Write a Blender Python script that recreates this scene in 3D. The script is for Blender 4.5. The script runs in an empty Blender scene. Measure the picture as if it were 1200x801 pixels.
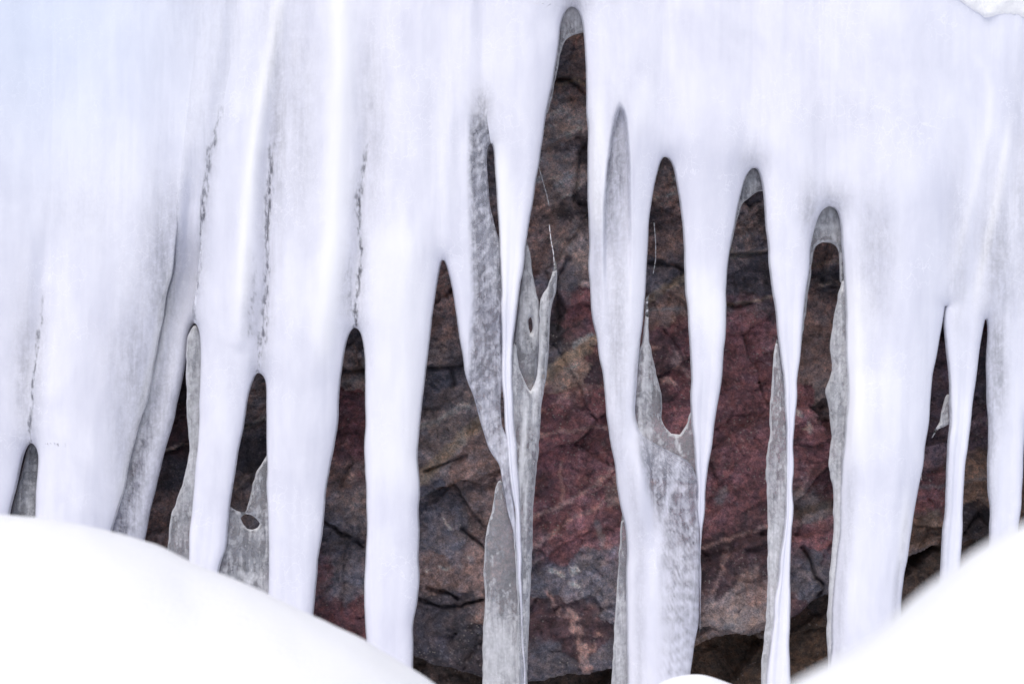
import bpy, math, random
import numpy as np
from mathutils import Vector
from mathutils.geometry import delaunay_2d_cdt
random.seed(7)
S = 0.0025            # metres per photo pixel at the ice plane
CAMD = 6.0
C = bpy.context.scene.collection
scene = bpy.context.scene

# ---------------------------------------------------------------- camera, light, exposure
cam_d = bpy.data.cameras.new('camera'); cam = bpy.data.objects.new('camera', cam_d); C.objects.link(cam)
cam.location = (0, -CAMD, 0); cam.rotation_euler = (math.radians(90), 0, 0)
cam_d.sensor_width = 36; cam_d.lens = 72.0
cam_d.clip_start = 0.05; cam_d.clip_end = 2000
cam_d.dof.use_dof = True; cam_d.dof.focus_distance = CAMD - 0.03; cam_d.dof.aperture_fstop = 2.8
scene.camera = cam
w = bpy.data.worlds.new('World'); scene.world = w; w.use_nodes = True
nt = w.node_tree; sky = nt.nodes.new('ShaderNodeTexSky'); sky.sky_type = 'NISHITA'; sky.sun_disc = False
SUN_EL, SUN_ROT = math.radians(60), math.radians(200)
sky.sun_elevation = SUN_EL; sky.sun_rotation = SUN_ROT
sky.air_density = 1.0; sky.dust_density = 3.0; sky.ozone_density = 1.0
bg = nt.nodes['Background']; bg.inputs['Strength'].default_value = 0.13
nt.links.new(sky.outputs[0], bg.inputs['Color'])
sd = bpy.data.lights.new('sun', 'SUN'); sd.energy = 2.9; sd.angle = math.radians(50); sd.color = (1.0, 0.96, 0.9)
sun = bpy.data.objects.new('sun', sd); C.objects.link(sun); sun.location = (0, -3, 5)
sdir = Vector((math.sin(SUN_ROT) * math.cos(SUN_EL), math.cos(SUN_ROT) * math.cos(SUN_EL), math.sin(SUN_EL)))
sun.rotation_euler = sdir.to_track_quat('Z', 'Y').to_euler()
scene.view_settings.view_transform = 'Standard'; scene.view_settings.look = 'None'
scene.view_settings.exposure = -0.34; scene.view_settings.gamma = 1
scene.view_settings.use_curve_mapping = False

# ---------------------------------------------------------------- numeric helpers
def _h(ix, iy, s):
    n = (ix.astype(np.int64) * 374761393 + iy.astype(np.int64) * 668265263 + s * 974634777) & 0xFFFFFFFF
    n = ((n ^ (n >> 13)) * 1274126177) & 0xFFFFFFFF
    n = n ^ (n >> 16)
    return (n & 0xFFFFFF) / float(0xFFFFFF)
def vnoise(x, y, s=0):
    x = np.asarray(x, float); y = np.asarray(y, float)
    ix = np.floor(x); iy = np.floor(y); fx = x - ix; fy = y - iy
    fx = fx * fx * fx * (fx * (fx * 6 - 15) + 10); fy = fy * fy * fy * (fy * (fy * 6 - 15) + 10)
    a = _h(ix, iy, s); b = _h(ix + 1, iy, s); c = _h(ix, iy + 1, s); d = _h(ix + 1, iy + 1, s)
    return (a + (b - a) * fx + (c - a) * fy + (a - b - c + d) * fx * fy) * 2 - 1
def fbm(x, y, s=0, o=4, g=0.5):
    r = 0; a = 1; t = 0
    for i in range(o):
        r = r + a * vnoise(np.asarray(x) * 2 ** i, np.asarray(y) * 2 ** i, s + i * 17); t += a; a *= g
    return r / t
def sst(x, a=0.0, b=1.0):
    t = np.clip((np.asarray(x, float) - a) / (b - a), 0, 1); return t * t * (3 - 2 * t)
def smooth_interp(xq, xs, ys):
    xs = np.asarray(xs, float); ys = np.asarray(ys, float)
    d = np.diff(ys) / np.diff(xs)
    m = np.zeros(len(xs)); m[0] = d[0]; m[-1] = d[-1]
    for i in range(1, len(xs) - 1):
        h0 = xs[i] - xs[i-1]; h1 = xs[i+1] - xs[i]
        m[i] = (d[i-1] * h1 + d[i] * h0) / (h0 + h1)
    xq = np.asarray(xq, float)
    i = np.clip(np.searchsorted(xs, xq, side='right') - 1, 0, len(xs) - 2)
    h = xs[i+1] - xs[i]; t = np.clip((xq - xs[i]) / h, 0, 1)
    r = (2*t**3-3*t**2+1)*ys[i] + (t**3-2*t**2+t)*h*m[i] + (-2*t**3+3*t**2)*ys[i+1] + (t**3-t**2)*h*m[i+1]
    r = np.where(xq < xs[0], ys[0] + (xq - xs[0]) * m[0], r)
    return np.where(xq > xs[-1], ys[-1] + np.clip(xq - xs[-1], 0, 30) * m[-1], r)
def seg_dist(px, py, poly):
    best = np.full(np.shape(px), 1e9)
    for (x0, y0), (x1, y1) in zip(poly[:-1], poly[1:]):
        dx, dy = x1 - x0, y1 - y0; L = dx*dx + dy*dy + 1e-9
        t = np.clip(((px - x0) * dx + (py - y0) * dy) / L, 0, 1)
        best = np.minimum(best, np.hypot(px - x0 - t * dx, py - y0 - t * dy))
    return best
def inside(px, py, poly):
    r = np.zeros(np.shape(px), bool); n = len(poly)
    for i in range(n):
        x0, y0 = poly[i]; x1, y1 = poly[(i+1) % n]
        if y0 == y1: continue
        c = ((y0 > py) != (y1 > py)) & (px < (x1 - x0) * (py - y0) / (y1 - y0) + x0)
        r ^= c
    return r

# ---------------------------------------------------------------- materials
def mat(name):
    m = bpy.data.materials.new(name); m.use_nodes = True; m.node_tree.nodes.clear(); return m, m.node_tree
def N(nt, kind, **kw):
    n = nt.nodes.new('ShaderNode' + kind)
    for k, v in kw.items():
        if k in n.inputs.keys(): n.inputs[k].default_value = v
        else: setattr(n, k, v)
    return n
def ramp(nt, src, stops):
    r = N(nt, 'ValToRGB'); e = r.color_ramp.elements
    while len(e) < len(stops): e.new(0.5)
    for el, (p, c) in zip(e, stops):
        el.position = p; el.color = (c, c, c, 1) if not isinstance(c, tuple) else (*c, 1)
    nt.links.new(src, r.inputs[0]); return r.outputs[0]
def noise(nt, vec, scale, detail=4, rough=0.5, dist=0.0):
    n = N(nt, 'TexNoise'); n.inputs['Scale'].default_value = scale; n.inputs['Detail'].default_value = detail
    n.inputs['Roughness'].default_value = rough; n.inputs['Distortion'].default_value = dist
    nt.links.new(vec, n.inputs['Vector']); return n.outputs[0]
def mathn(nt, op, a, b=None, clamp=False):
    n = N(nt, 'Math', operation=op); n.use_clamp = clamp
    for i, v in enumerate((a, b)):
        if v is None: continue
        if isinstance(v, (int, float)): n.inputs[i].default_value = v
        else: nt.links.new(v, n.inputs[i])
    return n.outputs[0]
def scaled(nt, vec, s):
    m = N(nt, 'Mapping'); m.inputs['Scale'].default_value = s; nt.links.new(vec, m.inputs[0]); return m.outputs[0]

def ice_material(name, ca, cb, grain=1.0, transparent=True, gain=1.0, cellamt=0.16, rough=0.30):
    m, nt = mat(name); L = nt.links.new
    out = N(nt, 'OutputMaterial'); geo = N(nt, 'NewGeometry'); pos = geo.outputs['Position']
    st = scaled(nt, pos, (1, 1, 0.22))
    n1 = noise(nt, st, 22, 5, 0.55); n2 = noise(nt, scaled(nt, pos, (1, 1, 0.5)), 90, 6, 0.65, 0.6)
    n3 = noise(nt, scaled(nt, pos, (1, 1, 0.6)), 4.5, 5, 0.6, 0.5)
    fr = N(nt, 'Attribute', attribute_name='frost').outputs['Fac']
    mix = mathn(nt, 'ADD', mathn(nt, 'MULTIPLY', n1, 0.35), mathn(nt, 'MULTIPLY', n3, 0.65))
    hv = N(nt, 'TexVoronoi', feature='DISTANCE_TO_EDGE'); hv.inputs['Scale'].default_value = 34
    dv = N(nt, 'Mapping'); dv.inputs['Scale'].default_value = (1, 1, 0.7)
    wn = N(nt, 'TexNoise'); wn.inputs['Scale'].default_value = 25; wn.inputs['Detail'].default_value = 5; L(pos, wn.inputs['Vector'])
    va = N(nt, 'VectorMath', operation='MULTIPLY_ADD'); L(wn.outputs['Color'], va.inputs[0]); va.inputs[1].default_value = (.07, .07, .07); L(pos, va.inputs[2])
    L(va.outputs[0], dv.inputs[0]); L(dv.outputs[0], hv.inputs['Vector'])
    hair = mathn(nt, 'MULTIPLY', ramp(nt, hv.outputs['Distance'], [(0.0, 1.0), (0.035, 0.0)]), ramp(nt, noise(nt, pos, 5.5, 3), [(0.50, 0.0), (0.64, 0.8)]))
    mix = mathn(nt, 'ADD', ramp(nt, mix, [(0.34, 0.0), (0.64, 1.0)]), mathn(nt, 'ADD', fr, hair), True)
    col = N(nt, 'MixRGB'); L(mix, col.inputs[0]); col.inputs[1].default_value = (*ca, 1); col.inputs[2].default_value = (*cb, 1)
    tn = N(nt, 'Attribute', attribute_name='blueness').outputs['Fac']
    c3 = N(nt, 'MixRGB'); L(tn, c3.inputs[0]); L(col.outputs[0], c3.inputs[1]); c3.inputs[2].default_value = (0.64, 0.73, 0.89, 1)
    c4 = N(nt, 'MixRGB'); L(fr, c4.inputs[0]); L(c3.outputs[0], c4.inputs[1]); c4.inputs[2].default_value = (0.94, 0.945, 0.985, 1); c3 = c4
    b = N(nt, 'BsdfPrincipled'); L(c3.outputs[0], b.inputs['Base Color'])
    b.inputs['Roughness'].default_value = rough; b.inputs['IOR'].default_value = 1.31
    bump = N(nt, 'Bump'); bump.inputs['Strength'].default_value = 0.35 * grain; bump.inputs['Distance'].default_value = 0.004
    rip = noise(nt, scaled(nt, pos, (1, 1, 3.0)), 16, 3, 0.5)
    hh = mathn(nt, 'ADD', mathn(nt, 'MULTIPLY', n1, 0.45), mathn(nt, 'MULTIPLY', n2, 0.15))
    hh = mathn(nt, 'ADD', hh, mathn(nt, 'MULTIPLY', rip, 0.10))
    L(hh, bump.inputs['Height']); L(bump.outputs[0], b.inputs['Normal'])
    if transparent:
        sk = noise(nt, scaled(nt, pos, (1, 1, 0.10)), 75, 4, 0.6, 0.4); bl_ = noise(nt, scaled(nt, pos, (1, 1, 0.6)), 34, 4, 0.6)
        at = N(nt, 'Attribute', attribute_name='clarity').outputs['Fac']
        sv = N(nt, 'TexVoronoi', feature='SMOOTH_F1'); sv.inputs['Scale'].default_value = 85; sv.inputs['Smoothness'].default_value = 0.4
        mv = N(nt, 'Mapping'); mv.inputs['Scale'].default_value = (1, 1, 0.75); L(va.outputs[0], mv.inputs[0]); L(mv.outputs[0], sv.inputs['Vector'])
        cell = mathn(nt, 'MULTIPLY', mathn(nt, 'SUBTRACT', sv.outputs['Distance'], 0.42), cellamt)
        mot = ramp(nt, mathn(nt, 'ADD', cell, mathn(nt, 'ADD', mathn(nt, 'ADD', mathn(nt, 'MULTIPLY', n2, 0.22), mathn(nt, 'MULTIPLY', sk, 0.43)), mathn(nt, 'MULTIPLY', bl_, 0.35))), [(0.36, 0.42), (0.64, 1.25)])
        f = mathn(nt, 'MINIMUM', mathn(nt, 'MULTIPLY', mathn(nt, 'MULTIPLY', at, mot), gain, True), 0.84)
        lw = N(nt, 'Fresnel'); lw.inputs['IOR'].default_value = 1.31
        f = mathn(nt, 'MULTIPLY', f, mathn(nt, 'SUBTRACT', 1.0, lw.outputs[0]), True)
        tr = N(nt, 'BsdfTransparent'); tr.inputs[0].default_value = (0.93, 0.94, 0.96, 1)
        mx = N(nt, 'MixShader'); L(f, mx.inputs[0]); L(b.outputs[0], mx.inputs[1]); L(tr.outputs[0], mx.inputs[2])
        L(mx.outputs[0], out.inputs[0])
    else:
        L(b.outputs[0], out.inputs[0])
    return m
M_ICE = ice_material('milky_ice', (0.70, 0.71, 0.82), (0.85, 0.857, 0.95))
M_VEIL = ice_material('clear_ice', (0.62, 0.63, 0.67), (0.86, 0.87, 0.92), grain=1.3, gain=1.34, cellamt=0.14, rough=0.07)

def snow_material():
    m, nt = mat('fresh_snow'); L = nt.links.new
    out = N(nt, 'OutputMaterial'); geo = N(nt, 'NewGeometry'); pos = geo.outputs['Position']
    b = N(nt, 'BsdfPrincipled'); b.inputs['Base Color'].default_value = (0.93, 0.94, 0.975, 1); b.inputs['Roughness'].default_value = 0.7
    bump = N(nt, 'Bump'); bump.inputs['Strength'].default_value = 0.4; bump.inputs['Distance'].default_value = 0.01
    h = mathn(nt, 'ADD', noise(nt, pos, 120, 5, 0.7), noise(nt, pos, 6, 4))
    L(h, bump.inputs['Height']); L(bump.outputs[0], b.inputs['Normal']); L(b.outputs[0], out.inputs[0])
    return m
M_SNOW = snow_material()

def rock_material():
    m, nt = mat('fractured_rock'); L = nt.links.new
    out = N(nt, 'OutputMaterial'); geo = N(nt, 'NewGeometry'); pos = geo.outputs['Position']
    at = N(nt, 'Attribute', attribute_name='mineral').outputs['Color']
    n1 = noise(nt, pos, 14, 8, 0.68, 0.8); n2 = noise(nt, pos, 60, 12, 0.78, 0.3); n3 = noise(nt, pos, 210, 6, 0.75)
    v = mathn(nt, 'MULTIPLY', ramp(nt, n1, [(0.3, 0.55), (0.7, 1.45)]), ramp(nt, n2, [(0.36, 0.50), (0.66, 1.55)]))
    v = mathn(nt, 'MULTIPLY', v, ramp(nt, n3, [(0.35, 0.60), (0.66, 1.5)]))
    mul = N(nt, 'MixRGB', blend_type='MULTIPLY'); mul.inputs[0].default_value = 1; L(at, mul.inputs[1]); L(v, mul.inputs[2])
    # rusty and bluish mineral tint
    t = N(nt, 'MixRGB', blend_type='MULTIPLY'); tt = N(nt, 'ValToRGB'); L(noise(nt, pos, 30, 5, 0.7), tt.inputs[0])
    e = tt.color_ramp.elements; e[0].position = 0.36; e[0].color = (0.86, 0.95, 1.08, 1); e[1].position = 0.64; e[1].color = (1.14, 0.99, 0.90, 1)
    t.inputs[0].default_value = 1; L(mul.outputs[0], t.inputs[1]); L(tt.outputs[0], t.inputs[2])
    # pale crystals
    vo = N(nt, 'TexVoronoi'); vo.inputs['Scale'].default_value = 75; L(pos, vo.inputs['Vector'])
    sp = ramp(nt, vo.outputs['Distance'], [(0.12, 1.0), (0.26, 0.0)])
    sp = mathn(nt, 'MULTIPLY', sp, ramp(nt, noise(nt, pos, 9, 4), [(0.46, 0.0), (0.62, 0.9)]))
    c2 = N(nt, 'MixRGB'); L(sp, c2.inputs[0]); L(t.outputs[0], c2.inputs[1]); c2.inputs[2].default_value = (0.42, 0.37, 0.35, 1)
    b = N(nt, 'BsdfPrincipled'); L(c2.outputs[0], b.inputs['Base Color'])
    L(ramp(nt, n2, [(0.3, 0.45), (0.7, 0.8)]), b.inputs['Roughness'])
    bump = N(nt, 'Bump'); bump.inputs['Strength'].default_value = 1.0; bump.inputs['Distance'].default_value = 0.016
    L(mathn(nt, 'ADD', mathn(nt, 'MULTIPLY', n1, 1.2), mathn(nt, 'ADD', n2, mathn(nt, 'MULTIPLY', n3, 0.35))), bump.inputs['Height']); L(bump.outputs[0], b.inputs['Normal'])
    L(b.outputs[0], out.inputs[0]); return m
M_ROCK = rock_material()

# ---------------------------------------------------------------- mesh helper
def build(name, V, F, material, attrs=None, normals=None, origin=(0, 0, 0), parent=None):
    if material is M_ICE:
        bxp = np.asarray(V)[:, 0] / S + 600; byp = 400.5 - np.asarray(V)[:, 2] / S
        attrs['blueness'] = np.clip(np.exp(-((bxp - 40) / 190) ** 2 - ((byp - 10) / 200) ** 2) * .6 + .12 * np.exp(-((bxp - 1150) / 150) ** 2) , 0, 1)
    V = np.asarray(V, float) - np.asarray(origin, float)
    me = bpy.data.meshes.new(name)
    me.from_pydata(V.tolist(), [], F.tolist() if isinstance(F, np.ndarray) else F)
    me.materials.append(material)
    me.polygons.foreach_set('use_smooth', np.ones(len(me.polygons), bool))
    for k, a in (attrs or {}).items():
        a = np.asarray(a, float)
        if a.ndim == 1:
            at = me.attributes.new(k, 'FLOAT', 'POINT'); at.data.foreach_set('value', a.astype(np.float32))
        else:
            at = me.attributes.new(k, 'FLOAT_COLOR', 'POINT'); at.data.foreach_set('color', np.c_[a, np.ones(len(a))].astype(np.float32).ravel())
    me.update()
    if normals is not None: me.normals_split_custom_set_from_vertices(normals.tolist())
    o = bpy.data.objects.new(name, me); C.objects.link(o)
    if parent is None: o.location = origin
    else: o.parent = parent
    return o
def tag(o, label=None, cat=None, group=None, kind=None):
    if label: o['label'] = label
    if cat: o['category'] = cat
    if group: o['group'] = group
    if kind: o['kind'] = kind
    return o
def grid_faces(nu, nv, off=0, flip=False):
    i, j = np.meshgrid(np.arange(nu - 1), np.arange(nv - 1), indexing='ij')
    a = off + i * nv + j; f = np.stack([a, a + 1, a + nv + 1, a + nv], -1).reshape(-1, 4)
    return f[:, ::-1] if flip else f

# ---------------------------------------------------------------- snow ground and banks
GZ = -1.32
def snow_ground():
    xs = np.unique(np.r_[-300, -100, -30, -12, np.linspace(-6, 6, 121), 12, 30, 100, 300])
    ys = np.unique(np.r_[-300, -100, -40, -18, np.linspace(-9, 1.6, 107), 2.5, 6, 30, 300])
    X, Y = np.meshgrid(xs, ys, indexing='ij')
    Z = GZ + 0.03 * fbm(X * 1.2, Y * 1.2, 3) + 0.02 * fbm(X * 5, Y * 5, 4)
    V = np.stack([X, Y, Z], -1).reshape(-1, 3)
    tag(build('snow_ground', V, grid_faces(len(xs), len(ys), flip=True), M_SNOW), 'flat snow covered ground under the icicles and rock', None, None, 'structure')
snow_ground()
def snow_bank(name, label, pts, d, sf, sb, seed, x0, x1):
    k = d / CAMD; yc = d - CAMD
    xs = np.linspace(x0, x1, 160) ; ys = np.linspace(yc - 3.0 * sf, min(yc + 3.0 * sb, -0.1), 120)
    px = [p[0] for p in pts]; py = [p[1] for p in pts]
    crest = (400.5 - smooth_interp(xs, px, py)) * S * k
    X, Y = np.meshgrid((xs - 600) * S * k, ys, indexing='ij')
    t = np.where(Y < yc, (Y - yc) / sf, (Y - yc) / sb)
    t = t + 0.10 * fbm(X * 1.5, Y * 0.0 + seed, seed)
    e = np.exp(-np.abs(t) ** 2.2)
    lo = GZ - 0.12
    Z = lo + (np.maximum(crest, lo)[:, None] - lo) * e
    Z = Z + (0.016 * fbm(X * 3.5, Y * 3.5, seed + 5) + 0.05 * fbm(X * 1.3, Y * 1.3, seed + 9) * sst(np.abs(t), 0.15, 0.8)) * sst(e, 0.02, .3)
    V = np.stack([X, Y, Z], -1).reshape(-1, 3)
    o = build(name, V, grid_faces(len(xs), len(ys), flip=True), M_SNOW, origin=((0.5 * (x0 + x1) - 600) * S * k, yc, GZ))
    return tag(o, label, 'snow bank', None, 'structure')
snow_bank('snow_bank', 'broad smooth white snow bank sloping down from the left side of the photo',
    [(-500, 640), (-200, 604), (0, 601), (60, 606), (125, 619), (180, 637), (245, 669), (300, 690), (365, 722), (430, 755), (500, 800), (560, 850), (700, 960), (800, 1040)], 3.9, 0.8, 0.55, 1, -700, 800)
snow_bank('snow_bank', 'blurred bright snow bank rising steeply in the lower right corner',
    [(600, 1300), (780, 960), (870, 850), (940, 802), (1000, 768), (1060, 726), (1100, 694), (1150, 660), (1200, 634), (1300, 594), (1500, 560), (1900, 640)], 2.1, 0.5, 0.5, 2, 560, 1900)
snow_bank('snow_bank', 'small low rounded snow hump at the foot of the icicles between the two banks',
    [(640, 960), (720, 860), (772, 803), (797, 792), (822, 789), (846, 794), (868, 803), (910, 850), (1000, 960)], 4.9, 0.35, 0.3, 3, 600, 1040)

# ---------------------------------------------------------------- rock face
RD = 0.24; RK = (CAMD + RD) / CAMD
def lin(c):
    c = np.asarray(c, float) / 255; return np.where(c < 0.04045, c / 12.92, ((c + 0.055) / 1.055) ** 2.4)
RC = dict(gb=(134, 123, 118), br=(132, 110, 101), bg=(92, 92, 100), mr=(110, 68, 73), ml=(130, 84, 88), md=(78, 56, 61), tn=(145, 122, 106),
          dk=(60, 55, 60), bd=(68, 66, 73), bw=(128, 106, 86), gy=(112, 110, 116), pu=(104, 88, 96))
seeds = """655 70 bg;676 48 br;672 112 br;650 130 gb;665 160 gb;640 190 gb;682 178 dk;632 240 br;682 240 dk;655 220 gb;640 290 br;680 300 gb;665 330 bg;
682 355 ml;700 372 mr;655 385 dk;650 410 bg;665 430 tn;695 435 md;640 480 mr;705 470 mr;650 530 mr;700 540 mr;640 600 mr;705 610 ml;660 640 ml;640 680 bg;690 668 gy;
722 700 gy;640 730 md;680 745 md;722 765 bg;640 785 bg;515 340 br;515 382 br;508 410 gb;522 442 bg;498 462 bg;510 492 gb;545 478 gb;548 522 br;520 532 gb;
562 548 br;508 585 bg;540 605 bg;568 592 br;498 625 gy;530 650 gy;562 662 br;510 672 br;520 710 bd;562 722 br;542 742 bd;560 780 dk;500 752 bd;
775 205 gb;782 230 br;769 241 dk;785 285 br;775 322 bg;792 332 bd;790 348 tn;776 356 br;790 392 mr;785 420 md;796 445 mr;780 470 md;792 497 ml;
880 228 bd;885 258 gb;868 282 gb;886 288 gy;882 322 bd;860 332 bd;892 340 bd;880 390 ml;860 402 mr;890 432 mr;850 482 mr;882 502 mr;850 562 mr;892 570 mr;840 602 ml;
882 640 md;842 662 md;882 692 br;845 722 gb;872 716 gb;840 785 bw;882 775 bw;968 298 br;968 322 bd;958 362 br;972 402 br;950 440 br;972 455 gb;940 465 ml;950 522 mr;
965 562 mr;950 592 gb;950 628 ml;945 672 bg;966 692 bg;935 702 md;955 762 bw;940 782 bw;410 402 bg;412 428 gb;408 480 mr;412 522 mr;404 562 br;416 602 gb;394 622 bg;
410 682 gy;400 724 mr;212 440 dk;210 505 md;205 550 bd;190 602 br;295 462 gb;295 532 bd;1100 440 pu;1095 505 pu;1146 500 pu;1096 585 ml;1085 622 bw;1080 664 gb;
1146 565 bw;1144 618 dk;1192 600 bw;1152 645 gb;290 600 gb;300 640 gy""".replace('\n', '').split(';')
SX, SY, SCl = [], [], []
for s_ in seeds:
    a, b_, c_ = s_.split(); SX.append(float(a)); SY.append(float(b_)); SCl.append(lin(RC[c_]))
ks = list(RC)
for _ in range(900):
    x = random.uniform(-450, 1650); y = random.uniform(-420, 1000)
    if min((x - a) ** 2 + (y - b_) ** 2 for a, b_ in zip(SX, SY)) > 55 ** 2:
        SX.append(x); SY.append(y); SCl.append(lin(RC[random.choice(ks)]))
SX = np.array(SX); SY = np.array(SY); SCl = np.array(SCl) * np.where(SY < 345, 1.35, 1.0)[:, None]; SCl = np.array(SCl) * 1.75  # upper seeds: paler stone, colour also lightened to make up for dim light there
SCl = (SCl * 0.72 + SCl.mean(1)[:, None] * 0.28) * np.array([0.99, 0.94, 1.0])
def rock_face():
    xs = np.unique(np.r_[np.linspace(-420, 140, 100), np.linspace(140, 1215, 500), np.linspace(1215, 1620, 80)])
    ys = np.unique(np.r_[np.linspace(-400, 0, 90), np.linspace(0, 820, 400), np.linspace(820, 960, 30)])
    X, Y = np.meshgrid(xs, ys, indexing='ij'); x = X.ravel(); y = Y.ravel()
    # warped lookup of fracture blocks, cells stretched along the strata (rising to the right)
    def cells(x, y, size, seed, ang=-24, asp=1.7):
        c_, s_ = math.cos(math.radians(ang)), math.sin(math.radians(ang))
        gx = (x * c_ + y * s_) / (size * asp); gy = (-x * s_ + y * c_) / size
        ix = np.floor(gx); iy = np.floor(gy); b1 = np.full(x.shape, 1e9); b2 = b1.copy(); ox = b1 * 0; oy = b1 * 0; hh = [b1 * 0 for _ in range(3)]
        for i in (-1, 0, 1):
            for j in (-1, 0, 1):
                cx = ix + i; cy = iy + j
                qx = cx + 0.1 + 0.8 * _h(cx, cy, seed); qy = cy + 0.1 + 0.8 * _h(cx, cy, seed + 1)
                d = np.hypot(gx - qx, gy - qy); m = d < b1
                b2 = np.where(m, b1, np.minimum(b2, d)); b1 = np.where(m, d, b1)
                ox = np.where(m, (gx - qx) * size * asp, ox); oy = np.where(m, (gy - qy) * size, oy)
                for t in range(3): hh[t] = np.where(m, _h(cx, cy, seed + 2 + t), hh[t])
        # offset back in photo axes
        return ox * c_ - oy * s_, ox * s_ + oy * c_, hh, (b2 - b1) * size
    wx = x + 7 * fbm(x / 30, y / 30, 11, 5, .6); wy = y + 7 * fbm(x / 30, y / 30, 23, 5, .6)
    A1 = cells(wx, wy, 105, 201, -26, 1.9); A2 = cells(wx, wy, 27, 211, -35, 1.9); A3 = cells(x + 3 * fbm(x / 9, y / 9, 12, 3), y, 11, 221, -15, 1.6)
    lx_ = wx - 0.45 * A2[0] + 14 * fbm(x / 14, y / 14, 13, 4, .65); ly_ = wy - 0.45 * A2[1] + 14 * fbm(x / 14, y / 14, 14, 4, .65)
    acc_c = np.zeros((len(x), 3)); acc_w = np.zeros(len(x))
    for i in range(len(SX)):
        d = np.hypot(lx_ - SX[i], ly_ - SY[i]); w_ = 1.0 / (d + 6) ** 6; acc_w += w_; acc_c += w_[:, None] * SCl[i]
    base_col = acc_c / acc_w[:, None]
    dep = np.full(x.shape, RD)
    for (ox, oy, hh, ed), tl, of, gr, gw in ((A1, .24, .024, .009, 1.0), (A2, .15, .004, .0025, .8), (A3, .26, .0012, .0008, .7)):
        dep = dep + (ox * (hh[0] - .5) + oy * (hh[1] - .6)) * 2 * tl * S + (hh[2] - .5) * 2 * of + gr * np.exp(-ed / gw) * (hh[0] > .35)
    dep += 0.016 * fbm(x / 60, y / 60, 31, 3) + 0.004 * (1 - 2 * np.abs(fbm(x / 16, y / 12, 37, 4, 0.6)))
    # the overhanging ledge and its dark under-cut
    lx = [-450, 200, 480, 600, 640, 730, 812, 860, 905, 932, 965, 1010, 1065, 1110, 1200, 1620]
    ly = [820, 800, 768, 803, 799, 783, 757, 746, 730, 719, 700, 676, 655, 640, 612, 560]
    ledge = np.interp(x, lx, ly) + 5 * fbm(x / 30, y * 0, 51, 3)
    b = y - ledge
    dep += 0.13 * sst(b, -1.5, 2.5) * np.exp(-np.clip(b, 0, None) / 110) - 0.03 * np.exp(-np.abs(b + 12) / 14) * (b < 0)
    def crack(poly, wd, dd):
        nonlocal dep
        jx = x + 4 * fbm(x / 12, y / 12, 61, 3); jy = y + 4 * fbm(x / 12, y / 12, 63, 3)
        dep = dep + dd * np.exp(-(seg_dist(jx, jy, poly) / wd) ** 2)
    for p in ([(495, 430), (530, 431), (550, 424)], [(528, 430), (532, 450)], [(500, 552), (545, 533)], [(618, 97), (665, 94), (690, 112)], [(758, 308), (775, 308), (802, 316)],
              [(655, 385), (652, 330), (668, 300)], [(848, 300), (905, 294)], [(845, 358), (880, 356)], [(480, 700), (520, 712), (590, 700)], [(540, 620), (575, 650), (572, 700)],
              [(500, 690), (535, 700)], [(1075, 660), (1090, 648), (1115, 645)], [(1130, 625), (1150, 605), (1162, 620)], [(685, 170), (672, 235), (690, 240)], [(270, 508), (310, 492)],
              [(190, 530), (225, 518)], [(940, 640), (965, 690), (940, 715)], [(390, 434), (430, 432)], [(375, 610), (425, 640)]):
        crack(p, 2.2, 0.035)
    k = RK
    px = (x - 600) * S * k; pz = (400.5 - y) * S * k
    V = np.stack([px, dep, pz], -1)
    col = base_col.copy()
    n = fbm(x / 18, y / 18, 71, 4); col *= (1 + 0.30 * n)[:, None]
    rx_ = x * .913 - y * .407; ry_ = x * .407 + y * .913
    col *= (1 + 0.55 * fbm(rx_ / 30, ry_ / 3.2, 73, 4, .6) * np.clip(fbm(x / 50, y / 50, 74, 2) + .6, 0, 1))[:, None]
    col *= (0.80 + 0.4 * A2[2][2])[:, None] * (0.85 + 0.3 * A3[2][1])[:, None]
    fl = np.clip(fbm(x / 3.2, y / 3.0, 75, 3, .7) - .26, 0, 1) * 3.4 * sst(fbm(x / 40, y / 40, 76, 3), -.1, .35)
    col += np.clip(fl, 0, .8)[:, None] * np.array([.16, .145, .145])
    def vein(poly, wd, c, st=1.0, jit=5, soft=1.0, brk=0.0):
        jx = x + jit * fbm(x / 9, y / 9, 81, 4); jy = y + jit * fbm(x / 9, y / 9, 83, 4)
        d = seg_dist(jx, jy, poly); a = st * (1 - sst(d, wd * 0.4, wd * soft + 1.0)) * np.clip(1 + brk * (fbm(x / 7, y / 7, 85, 2) * 3 - 0.4), 0, 1)
        col[:] = col * (1 - a[:, None]) + a[:, None] * np.asarray(c)
    T = lin((196, 176, 156)) * 1.05; Wt = lin((226, 212, 205)) * 1.1; P = lin((208, 172, 166)) * 1.05; G = lin((165, 162, 166)) * .95; DK = lin((60, 52, 54)) * .6
    vein([(492, 562), (515, 540), (545, 508), (560, 497), (575, 488)], 9, T, .8); vein([(492, 500), (520, 488), (548, 472)], 4, Wt, .6)
    vein([(625, 450), (660, 424), (690, 405), (705, 392)], 9, T, .75); vein([(672, 404), (692, 392)], 4, Wt, .9)
    vein([(620, 488), (655, 468), (705, 452)], 3, P, .6, brk=.5); vein([(618, 512), (660, 505), (735, 498)], 2, P, .6); vein([(625, 605), (665, 590), (735, 540)], 2.6, P, .6)
    vein([(625, 640), (665, 612), (735, 575)], 2.2, P, .55); vein([(656, 545), (662, 590)], 2, P, .4)
    vein([(668, 712), (676, 735), (682, 760), (690, 790)], 6, P, .9, 8, brk=.5); vein([(640, 695), (655, 715), (672, 722)], 3, P, .7, 8, brk=.6); vein([(686, 765), (705, 745)], 4, P, .7, 8, brk=.6)
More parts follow.
